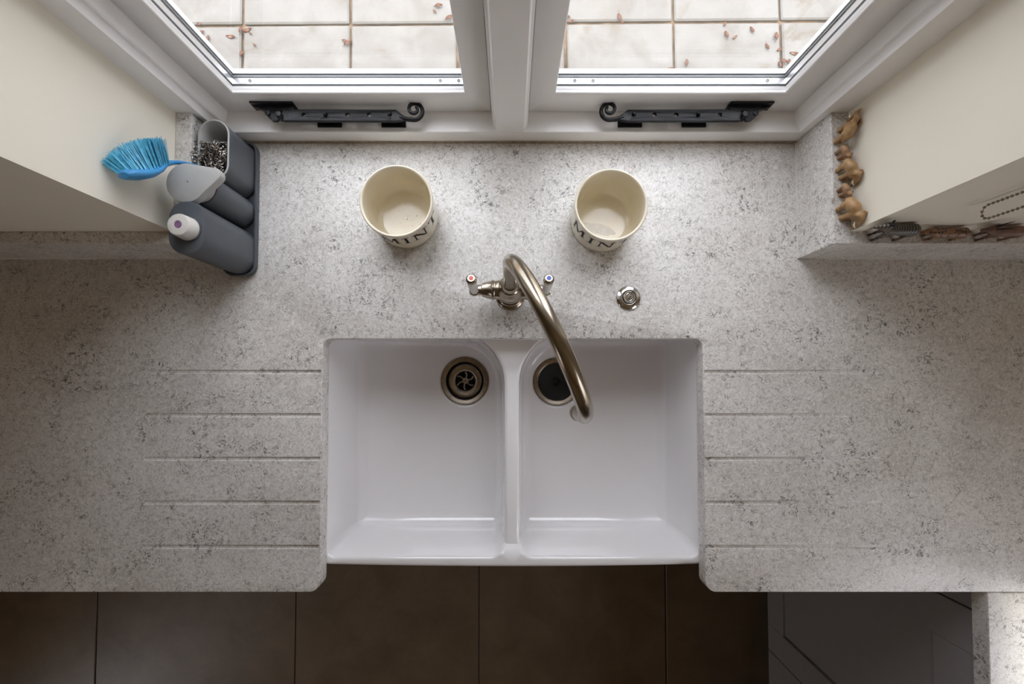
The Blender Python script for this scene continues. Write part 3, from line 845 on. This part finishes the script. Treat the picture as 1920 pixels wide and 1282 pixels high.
# slim middle dispenser with pale pump cap
DX, DY = -.5310, .3260
disp = thing('soap_dispenser', 'slim slate grey dispenser with flat pale teardrop pump cap', 'dispenser', (DX, DY, Z0))
Hd = .118
obj('bottle_body', MB().lathe([(.0255, 0), (.0278, .0015), (.0282, .006), (.0282, Hd-.003), (.0270, Hd), (.0245, Hd+.0004)], 48), 'slate', disp, smooth=45)
obj('maker_mark', MB().box(.0270, .0284, -.014, -.002, .010, .0130), 'void', disp, bevel=.0004)
obj('cap_neck', MB().lathe([(.0240, Hd-.002), (.0248, Hd), (.0262, Hd+.014)], 40), 'pale_plastic', disp, smooth=45)
def tear(s, z, nose=.0525):
    pts = []
    R_ = .0330*s
    a0 = 52
    for i in range(25):
        a = math.radians(a0 + (360-2*a0)*i/24); pts.append((-.0075 + R_*math.cos(a), R_*math.sin(a), z))
    for i in range(9):
        a = math.radians(-70 + 140*i/8); pts.append((nose*s - .010 + .0095*s*math.cos(a), .0105*s*math.sin(a), z))
    return pts
cap = MB().rings([tear(.94, Hd+.0125), tear(.985, Hd+.0135), tear(1.0, Hd+.018), tear(1.0, Hd+.0255), tear(.985, Hd+.0275), tear(.95, Hd+.0282)])
cp = obj('pump_cap', cap, 'pale_plastic', disp, smooth=40)
obj('cap_hole', MB().lathe([(.0011, Hd+.0276), (.0011, Hd+.0284)], 10, (-.004, .0005, 0)), 'void', cp)
disp.rotation_euler = (0, 0, math.radians(17))
# large soap bottle
BX, BY = -.5315, .2470
sb = thing('soap_bottle', 'large slate grey oval soap bottle with milky round cap', 'bottle', (BX, BY, Z0))
Hb = .1510
def sbl(d, z): return [(p[0], p[1], z) for p in rrect(-.0300+d, .0300-d, -.0440+d, .0440-d, max(.004, .0285-d), 9)]
bb = obj('bottle_body', MB().rings([sbl(.004, 0), sbl(.001, .0015), sbl(.0006, .008), sbl(0, Hb-.0022), sbl(.0007, Hb-.0005), sbl(.0022, Hb)]), 'slate', sb, smooth=40)
obj('shoulder_ring', MB().lathe([(.0212, Hb-.001), (.0212, Hb+.0018), (.0195, Hb+.0020)], 40, (.0035, -.0030, 0)), 'slate', sb, smooth=40)
cap = obj('cap', MB().lathe([(.0192, Hb), (.0186, Hb+.012), (.0180, Hb+.0215), (.0168, Hb+.0238), (.0140, Hb+.0246), (.0065, Hb+.0246), (.0058, Hb+.0232)], 40, (.0035, -.0030, 0)), 'cap_plastic', sb, smooth=40)
obj('cap_valve', MB().lathe([(.0058, Hb+.0228), (.0056, Hb+.0242), (.0040, Hb+.0244), (.0036, Hb+.0236), (.0015, Hb+.0236)], 24, (.0035, -.0030, 0)), 'purple', cap, smooth=40)
# steel wool in the cup
pad = MB()
for k in range(300):
    c = Vector((random.gauss(-.006, .0145), random.gauss(-.010, .0145), random.gauss(.083, .006)))
    c.x = max(-.034, min(.0195, c.x)); c.y = max(-.036, min(.0115, c.y))
    ax = Vector((random.gauss(0, 1), random.gauss(0, 1), random.gauss(0, .6))).normalized()
    u = ax.orthogonal().normalized(); w_ = ax.cross(u)
    r = random.uniform(.0022, .0042); L_ = random.uniform(.008, .014); turns = random.uniform(1.2, 2.4); ph = random.uniform(0, 6)
    n = 15
    pts = []
    for i in range(n):
        t = i/(n-1); a = ph + turns*2*PI*t
        q = c + ax*L_*(t-.5) + u*r*math.cos(a) + w_*r*math.sin(a)
        if q.z < .086:
            q.x = max(-.0235, min(.0235, q.x)); q.y = max(-.042, min(.0140, q.y))
        pts.append(q)
    pad.tube(pts, .00045, 4, flat=(1.6, .4))
wp = obj('wire_scourer', pad, 'wire'); wp.location = (CX, .4080, Z0)
tag(wp, 'tangled stainless steel wire scourer stuffed in the open cup', 'scourer')
sp = obj('cleaning_sponge', MB().rings([[(p[0], p[1], z) for p in rrect(-.020+d, .021-d, -.047+d, -.006-d, .010, 5)] for z, d in ((.008, .001), (.010, 0), (.058, 0), (.060, .001))]), 'navy', smooth=40)
sp.location = (CX, .4080, Z0); tag(sp, 'dark navy sponge under the wire scourer in the cup', 'sponge')
# dish brush standing in the cup, head leaning on the recess wall
br = thing('dish_brush', 'blue plastic dish brush with bristles, leaning against the left wall', 'brush', (0, 0, 0))
def bz(p, n=20):
    P = [Vector(q) for q in p]; out = []
    k = len(P)-1
    for i in range(n+1):
        t = i/n; Q = list(P)
        while len(Q) > 1: Q = [Q[j]*(1-t)+Q[j+1]*t for j in range(len(Q)-1)]
        out.append(Q[0])
    return out
hd0 = Vector((-.5630, .3450, 1.078)); hd1 = Vector((-.5575, .2960, 1.150))
hp = bz([(-.5440, .3800, .922), (-.5560, .3800, .98), (-.5640, .3760, 1.035), hd0 + (hd0-hd1)*.35, hd0], 22)
obj('handle', MB().tube(hp, [.0062]*12 + [.0058]*5 + [.0060, .0064, .0068, .0072, .0076, .0078], 14, flat=(1.05, .62), up=(1, 0, 0)), 'brush_blue', br, smooth=60)
hdir = (hd1-hd0).normalized()
def bdir(t):
    v = Vector((.08*(1-t)**1.3 - .90*t**1.5, .72, .62*(1-t) + .02))
    return (v + hdir*.0).normalized()
hup = bdir(.35); hup = (hup - hdir*hup.dot(hdir)).normalized(); hside = hdir.cross(hup).normalized()
loops = []
for t, hw, hh in ((-.12, .0072, .0042), (0, .0100, .0052), (.25, .0145, .0064), (.5, .0165, .0072), (.8, .0160, .0078), (1.0, .0135, .0074), (1.10, .008, .0045)):
    c = hd0 + (hd1-hd0)*t - hup*(.006*math.sin(PI*max(0, min(1, t))))
    loops.append([c + hside*hw*math.cos(2*PI*i/20) + hup*hh*math.sin(2*PI*i/20) for i in range(20)])
obj('head', MB().rings(loops), 'brush_blue', br, smooth=60)
m = MB()
for i in range(14):
    t = i/13
    for j in range(7):
        s_ = (j-3)/3
        hw = .0125*math.sin(PI*(.20+.66*t))**.6
        b = hd0 + (hd1-hd0)*t + hside*hw*s_ - hup*.002
        fan = bdir(t) + hside*(.16*s_)
        for q in range(8):
            jit = Vector((random.gauss(0, .0010), random.gauss(0, .0010), random.gauss(0, .0010)))
            dr = (fan + Vector((random.gauss(0, .035), random.gauss(0, .035), random.gauss(0, .035)))).normalized()
            tip = b + jit + dr*.0400*random.uniform(.93, 1.05)
            if tip.x < WX0+.0012: tip.x = WX0+.0012
            m.tube([b+jit*.6, tip], [.00060, .00048], 4)
obj('bristles', m, 'bristle', br, kind='stuff')

# ------------------------------------------------------------------ window stays
def stay(mx, label):
    """mx = +1 for the stay as seen on the left casement, -1 mirrored"""
    def X(x): return x if mx > 0 else .0032 - x
    s = thing('window_stay', label, 'window stay', (X(-.33), .4920, SZ), group='casement stays')
    ox, oy, oz = s.location
    def fix(m): m.v = [(X(v[0])-ox, v[1]-oy, v[2]-oz) for v in m.v]; return m
    zt = .9700; tk = .0075
    # strap with holes
    xa, xb = -.4250, -.2110; hw = .0105
    holes = [-.3866, -.3459, -.3051, -.2644, -.2256]
    bm = bmesh.new()
    outl = [(xa, -hw), (xb-.004, -hw), (xb+.006, -.0085), (xb+.010, -.0078), (xb+.010, .0008), (xb+.006, .0030), (xb-.004, hw), (xa, hw)]
    es = []
    def loop_edges(pts):
        vv = [bm.verts.new((p[0], .4905+p[1], 0)) for p in pts]
        return [bm.edges.new((vv[i], vv[(i+1) % len(vv)])) for i in range(len(vv))]
    es += loop_edges(outl)
    for h in holes: es += loop_edges([(h+.0042*math.cos(2*PI*i/16), .0008+.0042*math.sin(2*PI*i/16)) for i in range(16)])
    bmesh.ops.triangle_fill(bm, use_beauty=True, edges=es)
    r = bmesh.ops.extrude_face_region(bm, geom=list(bm.faces))
    for v in [e for e in r['geom'] if isinstance(e, bmesh.types.BMVert)]: v.co.z += tk
    bmesh.ops.recalc_face_normals(bm, faces=bm.faces)
    me_ = bpy.data.meshes.new('strap'); bm.to_mesh(me_); bm.free()
    for v in me_.vertices:
        v.co = (X(v.co.x)-ox, v.co.y-oy, v.co.z + zt - tk + .0008*math.sin(v.co.x*130) - oz)
    if mx < 0: me_.flip_normals()
    obj('strap', me_, 'black_iron', s, bevel=.0016)
    # monkey-tail curl
    pts = [(xb+.004, .4885, zt-.0035), (xb+.011, .4862, zt-.0035), (xb+.019, .4840, zt-.0035)]
    cx, cy = -.1790, .4990
    n = 44
    for i in range(n+1):
        t = i/n; a = math.radians(-95 + 520*t); r_ = .0120*(1-t)**.9 + .0040
        pts.append((cx + r_*math.cos(a), cy + r_*math.sin(a), zt-.0035 + .008*min(1, t*2)))
    rad_ = [.0046, .0042, .0040] + [.0040 - .0012*i/n for i in range(n+1)]
    m_ = MB().tube(pts, rad_, 10)
    obj('curl', fix(m_), 'black_iron', s, smooth=60)
    # bracket plate on the sash and pivot knuckle
    brk = MB().prism([(-.4830, CY), (-.4800, .5060), (-.4660, .5010), (-.4560, .4985), (-.4080, .4985), (-.4030, .5040), (-.4030, CY)], .9630, .9710)
    brk.prism([(-.4830, CY), (-.4830, CY-.0035), (-.4030, CY-.0035), (-.4030, CY)], .955, .980)
    pl = obj('bracket', fix(brk), 'black_iron', s, bevel=.001)
    kn = MB().prism([(-.4570, .5000), (-.4540, .4880), (-.4440, .4790), (-.4360, .4790), (-.4310, .4850), (-.4310, .5000)], .9640, .9695)
    obj('knuckle_plate', fix(kn), 'black_iron', s, bevel=.0012)
    pv_ = MB().lathe([(.0062, -.008), (.0062, .006), (.0050, .0085), (.002, .009)], 20, (-.4300, .4885, zt)); pv_.lathe([(.0052, 0), (.0048, .003), (.001, .0036)], 16, (-.4530, .4935, zt-.0005))
    obj('pivot', fix(pv_), 'black_iron', s, smooth=40)
    # two pegs on the sill
    for k, h in enumerate((-.3459, -.2256)):
        pg = MB().box(h-.0240+k*.002, h+.0225+k*.002, .4800, .4940, SZ, SZ+.0035)
        pin = obj('peg_plate', fix(pg), 'black_iron', s, bevel=.0008)
        pg2 = MB().lathe([(.0032, 0), (.0032, zt-SZ+.001), (.0026, zt-SZ+.0055), (.0012, zt-SZ+.0065)], 14, (h, .4910, SZ))
        obj('peg', fix(pg2), 'black_iron', pin, smooth=40)
    return s
stay(1, 'black iron window stay with curled tail on the left casement')
stay(-1, 'black iron window stay with curled tail on the right casement')

# ------------------------------------------------------------------ carved elephants
def elephant(loc, s, rz, mat, label, raised=False):
    e = thing('elephant_figurine', label, 'figurine', loc, rz, group='carved wooden elephants')
    # head towards +x, unit height about 1
    def q(x, y, z): return (x*s*.78, y*s*.92, z*s)
    P = [(q(-.36,0,.64), q(-.05,0,.70), .205*s, .225*s), (q(-.05,0,.70), q(.20,0,.68), .225*s, .185*s),
         (q(.22,0,.72), q(.44,0,.80), .14*s, .13*s), (q(.48,0,.83), q(.58,0,.78), .165*s, .145*s), (q(.58,0,.78), q(.68,0,.68), .14*s, .11*s)]
    if raised: tr_ = [(.66,.66,.11), (.80,.68,.085), (.90,.80,.065), (.94,.98,.05)]
    else: tr_ = [(.68,.68,.105), (.80,.52,.080), (.84,.34,.060), (.94,.24,.045)]
    for a, b in zip(tr_[:-1], tr_[1:]): P.append((q(a[0],0,a[1]), q(b[0],0,b[1]), a[2]*s, b[2]*s))
    for lx, ly, dx in ((-.40,.13,-.05), (-.36,-.13,.05), (.24,.13,.06), (.20,-.13,-.04)):
        P.append((q(lx,ly,.55), q(lx+dx*.4,ly,.30), .125*s, .095*s)); P.append((q(lx+dx*.4,ly,.30), q(lx+dx,ly,.085), .09*s, .085*s))
        P.append((q(lx+dx,ly,.085), q(lx+dx+.02,ly,.080), .095*s, .08*s))
    P.append((q(-.60,0,.66), q(-.68,0,.36), .035*s, .022*s))
    obj('body', blob(P, max(.0007, s*.028), s*.07), mat, e, smooth=80)
    for sg in (1, -1):
        m = MB(); pts = []
        for i in range(14):
            a = 2*PI*i/14; r = .165*s*(1+.22*math.sin(a+.7))
            pts.append((.33*s + r*math.cos(a)*.70, r*math.sin(a) + .74*s))
        lo = [(p[0], sg*(.170*s + .075*s*((.38*s-p[0])/(.16*s))), p[1]) for p in pts]
        hi = [(p[0]-.006*s, v[1] + sg*.045*s, p[1]) for p, v in zip(pts, lo)]
        obj('ear', m.rings([lo, hi]), mat, e, smooth=50)
        obj('tusk', MB().tube([q(.64, sg*.10, .64), q(.78, sg*.15, .54), q(.94, sg*.16, .55)], [.042*s, .038*s, .016*s], 8), 'ivory', e, smooth=60)
    return e
ZL = WT+UP
elephant((.5815, .4285, ZL), .0380, math.radians(70), 'wood', 'carved wooden elephant with raised trunk, nearest the window', True)
elephant((.5790, .3920, ZL), .0250, math.radians(-72), 'wood2', 'tiny reddish carved elephant, second from the window')
elephant((.5830, .3590, ZL), .0370, math.radians(-66), 'wood', 'medium carved wooden elephant, middle one of five')
elephant((.5800, .3255, ZL), .0240, math.radians(-72), 'wood2', 'tiny carved elephant between the medium and the largest elephant')
elephant((.5830, .2880, ZL), .0420, math.radians(-70), 'wood', 'largest carved wooden elephant, at the front of the ledge')

# ------------------------------------------------------------------ carved animals on the right ledge
def beast(loc, mat, label, L, H, hw, head, neck_up, tail, name, horns=False):
    b = thing(name, label, 'figurine', loc, group='carved animals on the right ledge')
    # head towards -x
    P = [((-L*.26,0,H*.70), (0,0,H*.68), hw*.88, hw*.84), ((0,0,H*.68), (L*.28,0,H*.72), hw*.84, hw*.92)]
    nx = -L*.30
    P += [((nx,0,H*.72), (nx-L*.12,0,H*(.80+neck_up*.5)), hw*.70, hw*.55), ((nx-L*.12,0,H*(.80+neck_up*.5)), (nx-L*.18,0,H*(.86+neck_up)), hw*.55, hw*.46),
          ((nx-L*.18,0,H*(.86+neck_up)), (nx-L*.18-head,0,H*(.74+neck_up)), hw*.46, hw*.27)]
    for lx, ly, hind in ((-L*.25, hw*.45, 0), (-L*.21, -hw*.45, 0), (L*.27, hw*.45, 1), (L*.31, -hw*.45, 1)):
        k = L*.05 if hind else L*.01
        P += [((lx,ly,H*.60), (lx-(k if hind else 0),ly,H*.38), hw*.50, hw*.27), ((lx-(k if hind else 0),ly,H*.38), (lx+k*.6,ly,H*.22), hw*.26, hw*.19),
              ((lx+k*.6,ly,H*.22), (lx+k*.4,ly,hw*.2), hw*.19, hw*.17), ((lx+k*.4,ly,hw*.2), (lx+k*.4-hw*.25,ly,hw*.18), hw*.2, hw*.16)]
    P += [((L*.36,0,H*.74), (L*.42,0,H*.60), hw*.14, hw*.11), ((L*.42,0,H*.60), (L*.42+tail,0,H*.42), hw*.11, hw*.09)]
    obj('body', blob(P, .0013, .0022), mat, b, smooth=80)
    for sg in (1, -1):
        c = Vector((nx-L*.16, sg*hw*.32, H*(.92+neck_up)))
        obj('ear', MB().tube([c, c+Vector((.001, sg*.0018, .0035)), c+Vector((.0012, sg*.002, .0062))], [.0016, .0017, .0005], 8), mat, b, smooth=60)
        if horns:
            obj('horn', MB().tube([c+Vector((.002, -sg*.001, 0)), c+Vector((.006, sg*.001, .010)), c+Vector((.014, sg*.003, .016))], [.0013, .0011, .0004], 8), 'void', b, smooth=60)
    return b
zb_ = beast((.6480, .2470, ZL), 'zebra', 'carved zebra figurine with dark stripes at the wall corner', .074, .062, .0105, .016, .16, .004, 'zebra_figurine')
mn = MB()
mn.tube([(-.0225, 0, .058), (-.030, 0, .0655), (-.0365, 0, .0705)], [.0022, .0030, .0020], 8, flat=(1.5, .6))
obj('mane', mn, 'void', zb_, smooth=60)
beast((.7440, .2468, ZL), 'spots', 'low spotted brown carved animal next to the zebra', .082, .040, .0095, .010, .02, .014, 'spotted_figurine')
beast((.8330, .2468, ZL), 'brown_wood', 'dark brown carved animal at the right edge of the picture', .076, .050, .0098, .012, .10, .006, 'antelope_figurine', True)

# ------------------------------------------------------------------ ball chain of a blind
ch = MB(); X_ = .6960; ya, yb_, zb0 = .2330, .2530, 1.1370
pts = []
p = .0062; rr = (yb_-ya)/2
nn = 110
for i in range(nn, 0, -1): pts.append((X_, ya, zb0+rr+i*p))
na = int(PI*rr/p)
for i in range(na+1):
    a = PI + PI*i/na; pts.append((X_, (ya+yb_)/2 + rr*math.cos(a), zb0+rr+rr*1.0*math.sin(a)))
for i in range(1, nn+1): pts.append((X_, yb_, zb0+rr+i*p))
for q in pts: ch.ball(q, .0021, 8, 6)
cho = thing('ball_chain', 'looped metal ball chain of a blind hanging by the right wall', 'chain', (0, 0, 0))
obj('balls', ch, 'chain', cho, smooth=80)
obj('link_wire', MB().tube(pts, .0006, 5), 'chain', cho)
obj('winder', MB().lathe([(.018, -.008), (.020, -.006), (.020, .006), (.018, .008)], 28, (X_, .243, zb0+rr+nn*p+.012)), 'gloss_white', cho, smooth=40)
